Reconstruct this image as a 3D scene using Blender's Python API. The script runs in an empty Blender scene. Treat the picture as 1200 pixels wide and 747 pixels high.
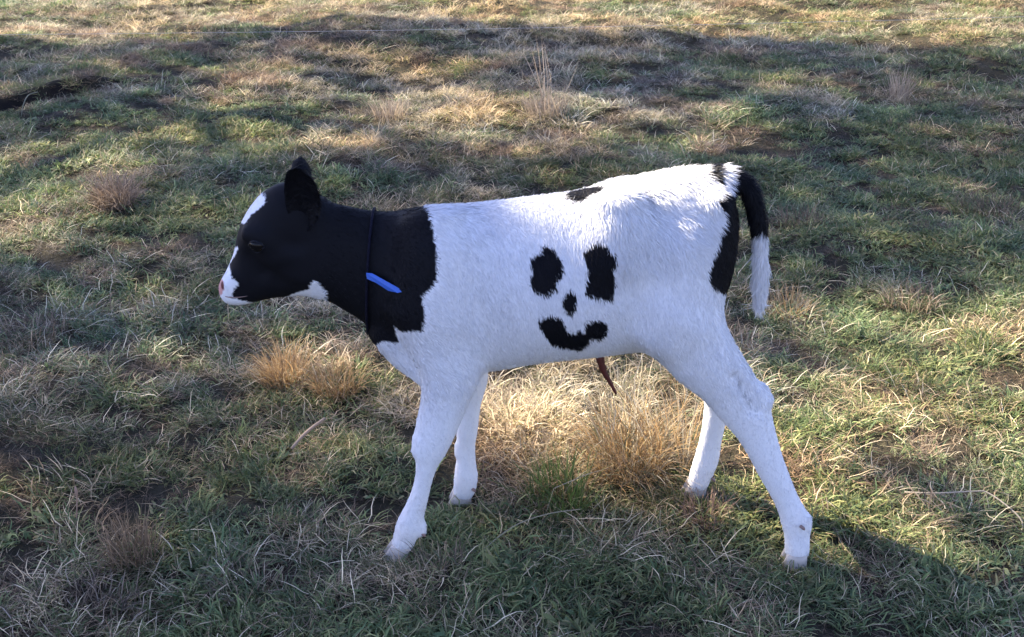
import bpy, math, random
import numpy as np
from mathutils import Vector, Euler
from mathutils.bvhtree import BVHTree

random.seed(7)
RNG = np.random.default_rng(11)
scene = bpy.context.scene
COL = scene.collection
R = math.radians

# ------------------------------------------------------------------ camera
CAM_H, CAM_D, PITCH, FPX = 1.50, 2.15, R(24.4), 1333.0
cam_data = bpy.data.cameras.new('camera')
cam = bpy.data.objects.new('camera', cam_data)
COL.objects.link(cam)
cam.location = (0, -CAM_D, CAM_H)
cam.rotation_euler = (R(90) - PITCH, 0, 0)
cam_data.sensor_width = 36.0
cam_data.lens = 36.0 * FPX / 1200.0
cam_data.clip_start = 0.05
cam_data.clip_end = 2000
scene.camera = cam

# ------------------------------------------------------------------ sky and sun
SUN_EL, SUN_AZ = R(38), R(-60)          # azimuth from +Y, positive to +X
SUN = np.array([math.sin(SUN_AZ) * math.cos(SUN_EL), math.cos(SUN_AZ) * math.cos(SUN_EL), math.sin(SUN_EL)])
world = bpy.data.worlds.new('World')
scene.world = world
world.use_nodes = True
wn = world.node_tree
sky = wn.nodes.new('ShaderNodeTexSky')
sky.sky_type = 'NISHITA'
sky.sun_disc = False
sky.sun_elevation = SUN_EL
sky.sun_rotation = SUN_AZ
sky.air_density = 1.0
sky.dust_density = 0.4
sky.ozone_density = 1.0
tone = wn.nodes.new('ShaderNodeMix')
tone.data_type = 'RGBA'
tone.blend_type = 'MULTIPLY'
tone.inputs['Factor'].default_value = 1.0
tone.inputs['B'].default_value = (1.04, 0.955, 1.23, 1)
wn.links.new(sky.outputs[0], tone.inputs['A'])
wn.links.new(tone.outputs['Result'], wn.nodes['Background'].inputs[0])
wn.nodes['Background'].inputs[1].default_value = 0.07
sd = bpy.data.lights.new('sun', 'SUN')
sd.energy = 4.3
sd.angle = R(0.5)
sd.color = (1.0, 0.88, 0.70)
sun = bpy.data.objects.new('sun', sd)
COL.objects.link(sun)
sun.rotation_euler = Vector(SUN).to_track_quat('Z', 'Y').to_euler()
scene.view_settings.view_transform = 'Standard'
scene.view_settings.look = 'None'
scene.view_settings.gamma = 1.0
scene.view_settings.exposure = 2.42
scene.cycles.max_bounces = 5
scene.cycles.diffuse_bounces = 3
scene.cycles.glossy_bounces = 2
scene.cycles.transmission_bounces = 3
scene.cycles.transparent_max_bounces = 4

# ------------------------------------------------------------------ helpers
CAMP = np.array([0, -CAM_D, CAM_H])
FW = np.array([0, math.cos(PITCH), -math.sin(PITCH)])
UP = np.array([0, math.sin(PITCH), math.cos(PITCH)])
XR = np.array([1.0, 0, 0])


def ray(px, py):
    return FPX * FW + (px - 600.0) * XR - (py - 373.5) * UP


def at(px, py, Y):
    """the point of the vertical plane y = Y seen at a spot of the photograph"""
    d = ray(px, py)
    return CAMP + d * ((Y + CAM_D) / d[1])


def on_ground(px, py, z=0.0):
    d = ray(px, py)
    return CAMP + d * ((z - CAM_H) / d[2])


def project(P):
    q = P - CAMP
    dep = q @ FW
    return 600 + FPX * (q @ XR) / dep, 373.5 - FPX * (q @ UP) / dep


def in_poly(px, py, poly):
    c = np.zeros(px.shape, bool)
    n = len(poly)
    for i in range(n):
        x0, y0 = poly[i]
        x1, y1 = poly[(i + 1) % n]
        if y0 == y1:
            continue
        m = ((y0 > py) != (y1 > py)) & (px < (x1 - x0) * (py - y0) / (y1 - y0) + x0)
        c ^= m
    return c


_LAT = np.random.default_rng(5).random((256, 256))


def vnoise(x, y, s, seed=0):
    """smooth value noise in 0..1 with cell size s"""
    x = np.asarray(x) / s + seed * 17.31
    y = np.asarray(y) / s + seed * 9.77
    xi = np.floor(x).astype(int)
    yi = np.floor(y).astype(int)
    fx, fy = x - xi, y - yi
    fx, fy = fx * fx * (3 - 2 * fx), fy * fy * (3 - 2 * fy)
    a = _LAT[xi % 256, yi % 256]
    b = _LAT[(xi + 1) % 256, yi % 256]
    c = _LAT[xi % 256, (yi + 1) % 256]
    d = _LAT[(xi + 1) % 256, (yi + 1) % 256]
    return (a * (1 - fx) + b * fx) * (1 - fy) + (c * (1 - fx) + d * fx) * fy


def mesh_from(name, verts, quads=None, tris=None, col=None, smooth=False):
    verts = np.asarray(verts, np.float32)
    me = bpy.data.meshes.new(name)
    nq = 0 if quads is None else len(quads)
    nt = 0 if tris is None else len(tris)
    me.vertices.add(len(verts))
    me.vertices.foreach_set('co', verts.ravel())
    loops, starts, pos = [], [], 0
    if nq:
        loops.append(np.asarray(quads, np.int32).ravel())
        starts.append(np.arange(nq, dtype=np.int32) * 4)
        pos = nq * 4
    if nt:
        loops.append(np.asarray(tris, np.int32).ravel())
        starts.append(pos + np.arange(nt, dtype=np.int32) * 3)
    loops = np.concatenate(loops)
    starts = np.concatenate(starts)
    me.loops.add(len(loops))
    me.loops.foreach_set('vertex_index', loops)
    me.polygons.add(nq + nt)
    me.polygons.foreach_set('loop_start', starts)
    me.polygons.foreach_set('use_smooth', np.full(nq + nt, smooth, dtype=bool))
    if col is not None:
        at_ = me.attributes.new('col', 'FLOAT_COLOR', 'POINT')
        c4 = np.ones((len(verts), 4), np.float32)
        c4[:, :3] = col
        at_.data.foreach_set('color', c4.ravel())
    me.update(calc_edges=True)
    me.validate()
    return me


def link(name, me, mat=None, parent=None, loc=None):
    o = bpy.data.objects.new(name, me)
    COL.objects.link(o)
    if mat is not None and me is not None:
        me.materials.append(mat)
    if parent is not None:
        o.parent = parent
    if loc is not None:
        o.location = loc
    return o


def tag(o, label=None, cat=None, group=None, kind=None):
    for k, v in (('label', label), ('category', cat), ('group', group), ('kind', kind)):
        if v:
            o[k] = v
    return o


def tube(pts, rad, seg=8):
    """closed tapered tube along points"""
    pts = np.asarray(pts, float)
    n = len(pts)
    rad = np.broadcast_to(np.asarray(rad, float), (n,))
    T = np.gradient(pts, axis=0)
    T /= np.linalg.norm(T, axis=1)[:, None] + 1e-9
    ref = np.array([0.13, 0.97, 0.2])
    V = []
    for i in range(n):
        u = np.cross(T[i], ref)
        if np.linalg.norm(u) < 1e-3:
            u = np.cross(T[i], [1, 0, 0])
        u /= np.linalg.norm(u)
        w = np.cross(T[i], u)
        for k in range(seg):
            a = 2 * math.pi * k / seg
            V.append(pts[i] + rad[i] * (math.cos(a) * u + math.sin(a) * w))
    Q = [(i * seg + k, i * seg + (k + 1) % seg, (i + 1) * seg + (k + 1) % seg, (i + 1) * seg + k)
         for i in range(n - 1) for k in range(seg)]
    V += [pts[0], pts[-1]]
    a, b = n * seg, n * seg + 1
    Tr = [(a, (k + 1) % seg, k) for k in range(seg)] + [(b, (n - 1) * seg + k, (n - 1) * seg + (k + 1) % seg) for k in range(seg)]
    return np.array(V), np.array(Q), np.array(Tr)


def catmull(P, sub):
    P = np.asarray(P, float)
    E = np.vstack([2 * P[0] - P[1], P, 2 * P[-1] - P[-2]])
    out = []
    for i in range(1, len(E) - 2):
        p0, p1, p2, p3 = E[i - 1], E[i], E[i + 1], E[i + 2]
        for k in range(sub):
            t = k / sub
            out.append(0.5 * (2 * p1 + (p2 - p0) * t + (2 * p0 - 5 * p1 + 4 * p2 - p3) * t * t + (3 * p1 - p0 - 3 * p2 + p3) * t ** 3))
    out.append(E[-2])
    return np.array(out)


# ------------------------------------------------------------------ materials
def new_mat(name):
    m = bpy.data.materials.new(name)
    m.use_nodes = True
    nt = m.node_tree
    return m, nt, nt.nodes['Principled BSDF'], nt.nodes['Material Output']


def plain_mat(name, col, rough=0.6, spec=0.3, noise=0.0, scale=40, bump=0.0):
    m, nt, b, out = new_mat(name)
    b.inputs['Base Color'].default_value = (*col, 1)
    b.inputs['Roughness'].default_value = rough
    b.inputs['Specular IOR Level'].default_value = spec
    if noise or bump:
        tc = nt.nodes.new('ShaderNodeTexCoord')
        n = nt.nodes.new('ShaderNodeTexNoise')
        n.inputs['Scale'].default_value = scale
        n.inputs['Detail'].default_value = 5
        nt.links.new(tc.outputs['Object'], n.inputs['Vector'])
        if noise:
            mx = nt.nodes.new('ShaderNodeMix')
            mx.data_type = 'RGBA'
            mx.inputs['A'].default_value = (*[c * (1 - noise) for c in col], 1)
            mx.inputs['B'].default_value = (*[min(1, c * (1 + noise)) for c in col], 1)
            nt.links.new(n.outputs['Fac'], mx.inputs['Factor'])
            nt.links.new(mx.outputs['Result'], b.inputs['Base Color'])
        if bump:
            bp = nt.nodes.new('ShaderNodeBump')
            bp.inputs['Strength'].default_value = bump
            bp.inputs['Distance'].default_value = 0.01
            nt.links.new(n.outputs['Fac'], bp.inputs['Height'])
            nt.links.new(bp.outputs['Normal'], b.inputs['Normal'])
    return m


def blade_mat(name, instanced, transl=0.35):
    m, nt, b, out = new_mat(name)
    a = nt.nodes.new('ShaderNodeAttribute')
    a.attribute_name = 'col'
    colour = a.outputs['Color']
    if instanced:
        t = nt.nodes.new('ShaderNodeAttribute')
        t.attribute_type = 'INSTANCER'
        t.attribute_name = 'tint'
        mx = nt.nodes.new('ShaderNodeMix')
        mx.data_type = 'RGBA'
        mx.blend_type = 'MULTIPLY'
        mx.inputs['Factor'].default_value = 1
        nt.links.new(colour, mx.inputs['A'])
        nt.links.new(t.outputs['Color'], mx.inputs['B'])
        colour = mx.outputs['Result']
    nt.links.new(colour, b.inputs['Base Color'])
    b.inputs['Roughness'].default_value = 0.55
    b.inputs['Specular IOR Level'].default_value = 0.25
    tr = nt.nodes.new('ShaderNodeBsdfTranslucent')
    nt.links.new(colour, tr.inputs['Color'])
    ms = nt.nodes.new('ShaderNodeMixShader')
    ms.inputs[0].default_value = transl
    nt.links.new(b.outputs[0], ms.inputs[1])
    nt.links.new(tr.outputs[0], ms.inputs[2])
    nt.links.new(ms.outputs[0], out.inputs['Surface'])
    return m


def coat_mat(name, transl=0.0, rough=0.6):
    m, nt, b, out = new_mat(name)
    a = nt.nodes.new('ShaderNodeAttribute')
    a.attribute_name = 'col'
    nt.links.new(a.outputs['Color'], b.inputs['Base Color'])
    b.inputs['Roughness'].default_value = rough
    b.inputs['Specular IOR Level'].default_value = 0.13
    if transl:
        tr = nt.nodes.new('ShaderNodeBsdfTranslucent')
        nt.links.new(a.outputs['Color'], tr.inputs['Color'])
        ms = nt.nodes.new('ShaderNodeMixShader')
        ms.inputs[0].default_value = transl
        nt.links.new(b.outputs[0], ms.inputs[1])
        nt.links.new(tr.outputs[0], ms.inputs[2])
        nt.links.new(ms.outputs[0], out.inputs['Surface'])
    return m


M_blade_inst = blade_mat('pasture_grass', True)
M_blade = blade_mat('tuft_grass', False)
M_leaf = blade_mat('tree_leaf', False, 0.15)
M_bark = plain_mat('bark', (0.12, 0.09, 0.06), 0.9, 0.1, 0.5, 12, 0.8)

# ------------------------------------------------------------------ ground
BARE = [(30, 582, 0.042, 0.03), (138, 338, 0.05, 0.02), (210, 272, 0.045, 0.015), (42, 122, 0.10, 0.05), (412, 462, 0.05, 0.02),
        (20, 290, 0.05, 0.02), (1150, 640, 0.05, 0.01), (420, 480, 0.06, 0.01), (230, 535, 0.04, 0.01)]
BARE_G = [(on_ground(a, b)[:2], r, d) for a, b, r, d in BARE]
FEET = [on_ground(476, 655)[:2], on_ground(938, 668)[:2], on_ground(543, 592)[:2], on_ground(818, 580)[:2]]


BANK_A, BANK_B = on_ground(-60, 140)[:2], on_ground(188, 94)[:2]
BANK_T = (BANK_B - BANK_A) / np.linalg.norm(BANK_B - BANK_A)
BANK_N = np.array([-BANK_T[1], BANK_T[0]])


def bank(x, y):
    """signed distance beyond the little earth bank, and how strongly it is there"""
    s_ = (x - BANK_A[0]) * BANK_T[0] + (y - BANK_A[1]) * BANK_T[1]
    d = (x - BANK_A[0]) * BANK_N[0] + (y - BANK_A[1]) * BANK_N[1] + 0.16 * (vnoise(x, y, 0.35, 61) - .5) + 0.06 * (vnoise(x, y, 0.12, 62) - .5)
    k = np.clip((s_ + 1.2) / 0.4, 0, 1) * np.clip((np.linalg.norm(BANK_B - BANK_A) + 0.1 - s_) / 0.5, 0, 1)
    return d, k


def height(x, y):
    x = np.asarray(x, float)
    y = np.asarray(y, float)
    far = np.clip((y - 1.0) / 5.0, 0, 1)
    h = (vnoise(x, y, 0.55, 1) - 0.5) * (0.045 + 0.06 * far) + (vnoise(x, y, 0.20, 2) - 0.5) * 0.03 + (vnoise(x, y, 0.07, 3) - 0.5) * 0.012
    h += (vnoise(x, y, 2.2, 4) - 0.5) * 0.10 * far
    for p, r, d in BARE_G:
        h -= d * np.exp(-((x - p[0]) ** 2 + (y - p[1]) ** 2) / (r * r))
    d, k = bank(x, y)
    st = np.clip((d + .05) / .10, 0, 1)
    h = h + k * 0.08 * st * st * (3 - 2 * st) * np.exp(-np.maximum(d, 0) / 0.6)
    flat = np.ones_like(h)
    for p in FEET:
        flat *= 1 - 0.95 * np.exp(-((x - p[0]) ** 2 + (y - p[1]) ** 2) / (0.12 ** 2))
    fade = np.clip(1.6 - np.maximum(np.abs(x) / 12, np.abs(y) / 16), 0, 1)
    return h * flat * fade


def axis(lo, hi, step, far):
    a = list(np.arange(lo, hi + 1e-6, step))
    s, v = step, a[-1]
    while v < far:
        s *= 1.35
        v += s
        a.append(v)
    s, v = step, a[0]
    pre = []
    while v > -far:
        s *= 1.35
        v -= s
        pre.append(v)
    return np.array(pre[::-1] + a)


gx, gy = axis(-5, 5, 0.035, 500), axis(-1.2, 9, 0.035, 500)
X, Y = np.meshgrid(gx, gy, indexing='ij')
Z = height(X, Y)
V = np.stack([X, Y, Z], -1).reshape(-1, 3)
nx, ny = len(gx), len(gy)
idx = np.arange(nx * ny).reshape(nx, ny)
Q = np.stack([idx[:-1, :-1], idx[1:, :-1], idx[1:, 1:], idx[:-1, 1:]], -1).reshape(-1, 4)
soil = np.zeros(len(V))
for p, r, d in BARE_G:
    soil = np.maximum(soil, np.exp(-((V[:, 0] - p[0]) ** 2 + (V[:, 1] - p[1]) ** 2) / (r * r * 1.2)))
_d, _k = bank(V[:, 0], V[:, 1])
soil = np.maximum(soil, _k * np.clip(vnoise(V[:, 0], V[:, 1], .11, 63) * 2.2 - .4, 0, 1) * np.exp(-((_d + .01) / .04) ** 2))
gcol = np.stack([soil] * 3, 1)
m, nt, b, out = new_mat('pasture_soil')
tc = nt.nodes.new('ShaderNodeTexCoord')
n1 = nt.nodes.new('ShaderNodeTexNoise')
n1.inputs['Scale'].default_value = 9
n1.inputs['Detail'].default_value = 8
n1.inputs['Roughness'].default_value = 0.7
nt.links.new(tc.outputs['Object'], n1.inputs['Vector'])
cr = nt.nodes.new('ShaderNodeValToRGB')
cr.color_ramp.elements[0].position = 0.3
cr.color_ramp.elements[0].color = (0.018, 0.017, 0.010, 1)
cr.color_ramp.elements[1].position = 0.7
cr.color_ramp.elements[1].color = (0.055, 0.048, 0.030, 1)
nt.links.new(n1.outputs['Fac'], cr.inputs[0])
at_ = nt.nodes.new('ShaderNodeAttribute')
at_.attribute_name = 'col'
mx = nt.nodes.new('ShaderNodeMix')
mx.data_type = 'RGBA'
mx.inputs['B'].default_value = (0.012, 0.009, 0.008, 1)
nt.links.new(at_.outputs['Fac'], mx.inputs['Factor'])
nt.links.new(cr.outputs[0], mx.inputs['A'])
nt.links.new(mx.outputs['Result'], b.inputs['Base Color'])
b.inputs['Roughness'].default_value = 0.95
b.inputs['Specular IOR Level'].default_value = 0.1
n2 = nt.nodes.new('ShaderNodeTexNoise')
n2.inputs['Scale'].default_value = 60
n2.inputs['Detail'].default_value = 6
nt.links.new(tc.outputs['Object'], n2.inputs['Vector'])
bp = nt.nodes.new('ShaderNodeBump')
bp.inputs['Strength'].default_value = 0.8
bp.inputs['Distance'].default_value = 0.02
nt.links.new(n2.outputs['Fac'], bp.inputs['Height'])
nt.links.new(bp.outputs['Normal'], b.inputs['Normal'])
ground = link('ground', mesh_from('ground', V, Q, None, gcol, True), m)
ground['kind'] = 'structure'


# ------------------------------------------------------------------ trees that throw the dappled shade (behind the field, beyond the top of the frame)
LIT = [
    ([(-300, -60), (1500, -60), (1500, 66), (1200, 60), (1100, 58), (1010, 44), (900, 36), (800, 36), (700, 42), (600, 30), (500, 34), (400, 30),
      (260, 30), (180, 36), (120, 50), (0, 44), (-300, 40)], 1.0),
    ([(-200, 185), (0, 178), (90, 150), (150, 128), (200, 108), (300, 92), (420, 100), (560, 95), (690, 118), (800, 112), (880, 140), (890, 165), (820, 176),
      (700, 172), (600, 176), (480, 160), (380, 185), (250, 185), (150, 200), (60, 240), (-200, 255)], 0.70),
    ([(120, 72), (220, 66), (420, 58), (560, 66), (600, 88), (420, 92), (250, 90), (120, 96)], 0.45),
    ([(-50, 240), (60, 236), (280, 232), (296, 262), (230, 268), (60, 262), (-50, 300)], 0.6),
    ([(780, 70), (900, 72), (1000, 105), (960, 112), (800, 95)], 0.45),
    ([(868, 335), (960, 338), (1060, 345), (1200, 320), (1400, 318), (1400, 695), (1210, 678), (1120, 668), (1010, 690), (925, 690), (895, 640),
      (880, 540), (858, 430)], 0.80),
    ([(430, 480), (520, 440), (600, 415), (800, 415), (880, 500), (890, 560), (940, 610), (900, 650), (880, 645), (800, 604), (730, 604), (660, 592), (610, 565),
      (560, 545), (470, 530), (430, 505)], 1.0),
    ([(888, 585), (1030, 598), (1040, 662), (900, 655)], 1.0),
    ([(285, 392), (350, 376), (470, 425), (460, 476), (320, 470)], 1.0),
    ([(330, 490), (420, 480), (480, 520), (420, 545), (340, 530)], 0.35),
    ([(60, 330), (180, 330), (260, 420), (150, 440), (40, 400)], 0.18),
    ([(20, 600), (240, 590), (300, 680), (160, 747), (20, 700)], 0.22),
    ([(-40, 200), (200, 250), (200, 330), (-40, 330)], 0.3),
]


def lit_fraction(x, y):
    """how much sun the photograph shows on the ground at a place"""
    P = np.stack([x, y, np.zeros_like(x)], -1)
    px, py = project(P)
    f = np.full(x.shape, 0.06)
    for poly, v in LIT:
        k = in_poly(px, py, poly)
        f[k] = np.maximum(f[k], v)
    # in front of the frame: the light that grazes the rump, and the shade that keeps head and neck dark
    near = y < -0.34
    f[near] = np.where(x[near] > 0.96, 0.95, 0.04)
    f[near & (x > 0.78) & (x <= 0.96)] = 0.5
    f[y > 7.2] = 1.0
    return f


TRUNKS = [(-13.0, 11.8, 11.0, 'farthest leafy tree of the group beyond the upper left of the field'),
          (-9.6, 8.4, 10.5, 'middle leafy tree of the group beyond the left of the field, crown full of gaps'),
          (-8.2, 4.3, 10.0, 'nearest leafy tree of the group to the left of the field')]
step = 0.11
ax_, ay_ = np.meshgrid(np.arange(-5.2, 5.2, step), np.arange(-1.9, 7.2, step), indexing='ij')
ax_ = (ax_ + RNG.uniform(-.05, .05, ax_.shape)).ravel()
ay_ = (ay_ + RNG.uniform(-.05, .05, ay_.shape)).ravel()
lf = lit_fraction(ax_, ay_)
wob = 0.25 * (vnoise(ax_, ay_, 0.30, 8) - 0.5) + 0.75 * (vnoise(ax_, ay_, 0.13, 9) - 0.5)
keep = np.where(lf >= 0.95, False, np.where(lf < 0.1, True, (0.5 + wob * 1.4) > lf))
sx, sy = ax_[keep], ay_[keep]
dk = (sy < -0.15) & (sx < 0.75)
sx, sy = np.concatenate([sx, sx[dk], sx[dk]]), np.concatenate([sy, sy[dk] + .05, sy[dk] - .05])
tdist = 14.0 + RNG.uniform(-1.8, 1.8, len(sx))
CP = np.stack([sx, sy, np.zeros_like(sx)], 1) + SUN[None] * tdist[:, None]
owner = np.argmin([(CP[:, 0] - t[0]) ** 2 + (CP[:, 1] - t[1]) ** 2 for t in TRUNKS], axis=0)
for k, (tx, ty, th, lab) in enumerate(TRUNKS):
    root = bpy.data.objects.new('leafy_tree', None)
    COL.objects.link(root)
    root.location = (tx, ty, float(height(tx, ty)))
    tag(root, lab, 'tree', 'trees beyond the top of the field')
    C = CP[owner == k] - np.array([tx, ty, 0])
    if len(C) == 0:
        continue
    nl = 10
    n = len(C) * nl
    cen = np.repeat(C, nl, 0) + RNG.normal(0, 0.065, (n, 3))
    d = RNG.normal(0, 1, (n, 3))
    d /= np.linalg.norm(d, axis=1)[:, None]
    e = np.cross(d, RNG.normal(0, 1, (n, 3)))
    e /= np.linalg.norm(e, axis=1)[:, None]
    L = RNG.uniform(0.05, 0.085, n)[:, None]
    W = L * 0.42
    V = np.stack([cen - d * L, cen + e * W, cen + d * L, cen - e * W], 1).reshape(-1, 3)
    Q = np.arange(n * 4).reshape(-1, 4)
    lc = np.stack([RNG.uniform(.04, .07, n), RNG.uniform(.075, .11, n), RNG.uniform(.025, .04, n)], 1)
    link('crown', mesh_from('crown', V, Q, None, np.repeat(lc, 4, 0)), M_leaf, root)
    top = C[:, 2].max() * 0.8
    tv, tq, tt = [], [], []
    def add(pp, rr):
        v, q, t = tube(pp, rr, 8)
        o = sum(len(a) for a in tv)
        tv.append(v); tq.append(q + o); tt.append(t + o)
    hs = np.linspace(-0.2, top, 8)
    trunk = np.stack([0.12 * np.sin(hs * 0.9 + k), 0.1 * np.cos(hs * 0.7), hs], 1)
    add(trunk, np.linspace(0.17, 0.03, 8))
    for j in range(9):
        c = C[random.randrange(len(C))]
        h0 = max(1.8, min(c[2] - 0.8, top * 0.9))
        p0 = np.array([np.interp(h0, hs, trunk[:, 0]), np.interp(h0, hs, trunk[:, 1]), h0])
        mid = (p0 + c) / 2 + np.array([0, 0, 0.25])
        add(catmull([p0, mid, c], 3), np.linspace(0.04, 0.010, 7))
    link('trunk', mesh_from('trunk', np.vstack(tv), np.vstack(tq), np.vstack(tt), None, True), M_bark, root)

# ------------------------------------------------------------------ the calf: one implicit surface grown from tapered chains
H = 0.005
LO = np.array([-0.72, -0.27, -0.03])
HI = np.array([0.66, 0.27, 0.96])
NG = np.ceil((HI - LO) / H).astype(int) + 1
BIG = 0.12
AX = [LO[i] + H * np.arange(NG[i]) for i in range(3)]


def box_slices(lo, hi):
    a = np.maximum(0, np.floor((lo - LO) / H).astype(int))
    b_ = np.minimum(NG, np.ceil((hi - LO) / H).astype(int) + 1)
    return tuple(slice(i, max(i, j)) for i, j in zip(a, b_))


def chain_field(C, rn, rb, end=0.75, upright=False):
    F = np.full(NG, BIG, np.float32)
    T = np.gradient(C, axis=0)
    T /= np.linalg.norm(T, axis=1)[:, None]
    for i in range(len(C) - 1):
        a, b_ = C[i], C[i + 1]
        rm = max(rn[i], rn[i + 1], rb[i], rb[i + 1]) + 0.055
        s = box_slices(np.minimum(a, b_) - rm, np.maximum(a, b_) + rm)
        gx_, gy_, gz_ = AX[0][s[0]], AX[1][s[1]], AX[2][s[2]]
        if not (len(gx_) and len(gy_) and len(gz_)):
            continue
        px_, py_, pz_ = (gx_ - a[0])[:, None, None], (gy_ - a[1])[None, :, None], (gz_ - a[2])[None, None, :]
        ab = b_ - a
        l2 = ab @ ab
        if upright:
            t = np.clip((px_ + 0 * py_ + 0 * pz_) / ab[0], 0, 1)
        else:
            t = np.clip((px_ * ab[0] + py_ * ab[1] + pz_ * ab[2]) / l2, 0, 1)
        qx, qy, qz = px_ - t * ab[0], py_ - t * ab[1], pz_ - t * ab[2]
        tt_ = np.array([1.0, 0, 0]) if upright else ab / math.sqrt(l2)
        B = np.array([0, 1.0, 0]) - tt_[1] * tt_
        B /= np.linalg.norm(B)
        N = np.cross(tt_, B)
        r1 = rn[i] + (rn[i + 1] - rn[i]) * t
        r2 = rb[i] + (rb[i + 1] - rb[i]) * t
        r3 = np.minimum(r1, r2) * end
        u1 = (qx * N[0] + qy * N[1] + qz * N[2]) / r1
        u2 = (qx * B[0] + qy * B[1] + qz * B[2]) / r2
        u3 = (qx * tt_[0] + qy * tt_[1] + qz * tt_[2]) / r3
        k0 = np.sqrt(u1 * u1 + u2 * u2 + u3 * u3)
        k1 = np.sqrt((u1 / r1) ** 2 + (u2 / r2) ** 2 + (u3 / r3) ** 2) + 1e-6
        d = np.where(k0 < 1e-3, -np.minimum(r1, r2), k0 * (k0 - 1) / k1)
        F[s] = np.minimum(F[s], d)
    return F


def smin(a, b_, k):
    h = np.maximum(k - np.abs(a - b_), 0) / k
    return np.minimum(a, b_) - h * h * k * 0.25


def limb(nodes, sub=5, inset=0.0):
    """nodes: px, py, depth plane Y, half width in the picture, half width across"""
    C = np.array([at(n[0], n[1], n[2]) for n in nodes])
    sc = FPX / ((C - CAMP) @ FW)
    rn = np.array([n[3] for n in nodes]) / sc - inset
    rb = np.array([n[4] for n in nodes])
    A = catmull(np.column_stack([C, rn, rb]), sub)
    return A[:, :3], np.maximum(A[:, 3], 0.004), np.maximum(A[:, 4], 0.004)


def barrel(st, sub=4, inset=0.006, Y0=0.0):
    """stations: px, top py, bottom py, half width; heights corrected for the look-down angle"""
    rows = []
    for px, t, b_, a in st:
        zt, zb = at(px, t, Y0)[2], at(px, b_, Y0)[2]
        mid = at(px, (t + b_) / 2, Y0)
        mm = (zt - zb) / 2
        tn = (CAM_H - (zt + zb) / 2) / (CAM_D + Y0)
        bb = math.sqrt(max(mm * mm - (a * tn) ** 2, (0.5 * mm) ** 2)) - inset
        rows.append((mid[0], Y0, (zt + zb) / 2, bb, a))
    A = catmull(np.array(rows), sub)
    return A[:, :3], A[:, 3], A[:, 4]


trunk_c = barrel([
    (372, 231, 350, .058), (404, 237, 368, .060), (436, 243, 388, .070), (462, 244, 408, .084), (490, 240, 428, .100),
    (520, 237, 440, .115), (574, 232, 436, .132), (620, 226, 428, .143), (660, 221, 423, .148), (700, 214, 419, .148),
    (740, 207, 414, .140), (780, 203, 410, .132), (812, 199, 396, .118), (834, 204, 374, .096), (845, 219, 352, .076)])
chains = [(chain_field(*trunk_c, end=0.35, upright=True), None)]


def add_chain(nodes, k, sub=5, inset=0.003, end=0.75):
    chains.append((chain_field(*limb(nodes, sub, inset), end=end), k))


# near hind leg: thigh, gaskin, hock, cannon, fetlock, coronet
add_chain([(790, 290, -.055, 36, .070), (791, 335, -.066, 42, .074), (799, 378, -.082, 46, .064), (821, 415, -.094, 43, .052), (848, 446, -.101, 35.5, .040),
           (868, 474, -.104, 32, .032), (879, 492, -.106, 28, .029), (890, 516, -.108, 22.5, .025), (903, 547, -.111, 19, .0225), (921, 585, -.116, 16, .021),
           (931, 608, -.120, 18, .024), (934, 628, -.124, 16.5, .023), (934, 646, -.128, 16, .024)], 0.045)
# far hind leg
add_chain([(782, 300, .055, 34, .070), (778, 350, .075, 34, .066), (806, 400, .100, 38, .052), (836, 445, .112, 24, .036), (843, 468, .118, 20, .030), (838, 490, .122, 15.5, .026),
           (833, 515, .126, 14.5, .022), (828, 538, .130, 16, .023), (822, 555, .134, 15, .023), (818, 566, .138, 14, .023)], 0.045)
# near fore leg: shoulder, forearm, knee, cannon, fetlock, coronet
add_chain([(515, 300, -.062, 40, .050), (514, 345, -.078, 46, .050), (520, 390, -.090, 44, .046), (528, 434, -.096, 37, .042), (521, 470, -.098, 29.5, .037), (511, 502, -.100, 26, .033),
           (504, 526, -.101, 21.5, .029), (500, 545, -.103, 14.5, .023), (495, 568, -.104, 12, .020), (488, 592, -.104, 13.5, .0205), (480, 614, -.103, 16.5, .024), (475, 628, -.101, 15.5, .023),
           (472, 637, -.099, 14.5, .023)], 0.04)
# far fore leg
add_chain([(530, 330, .070, 42, .046), (536, 390, .086, 38, .044), (550, 440, .090, 24, .038), (549, 472, .092, 16.5, .030), (547, 503, .094, 14.5, .026), (547, 524, .096, 11.5, .020),
           (546, 543, .098, 13.5, .021), (546, 558, .100, 15.5, .024), (545, 570, .104, 15, .023), (543, 578, .108, 13.5, .022)], 0.04)
# skull and muzzle, jaw
add_chain([(352, 252, 0, 40, .052), (338, 256, 0, 43, .060), (320, 280, 0, 42, .064), (303, 308, 0, 32, .048), (285, 329, 0, 24, .037), (272, 338, 0, 17.5, .034), (268, 340, 0, 13, .031)], 0.04, inset=0.002, end=0.85)
add_chain([(384, 303, 0, 37, .048), (362, 313, 0, 34, .050), (336, 321, 0, 28.5, .044), (306, 335, 0, 16.5, .032), (284, 344, 0, 9, .026), (275, 345.5, 0, 7, .020)], 0.03, inset=0.001)
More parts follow.
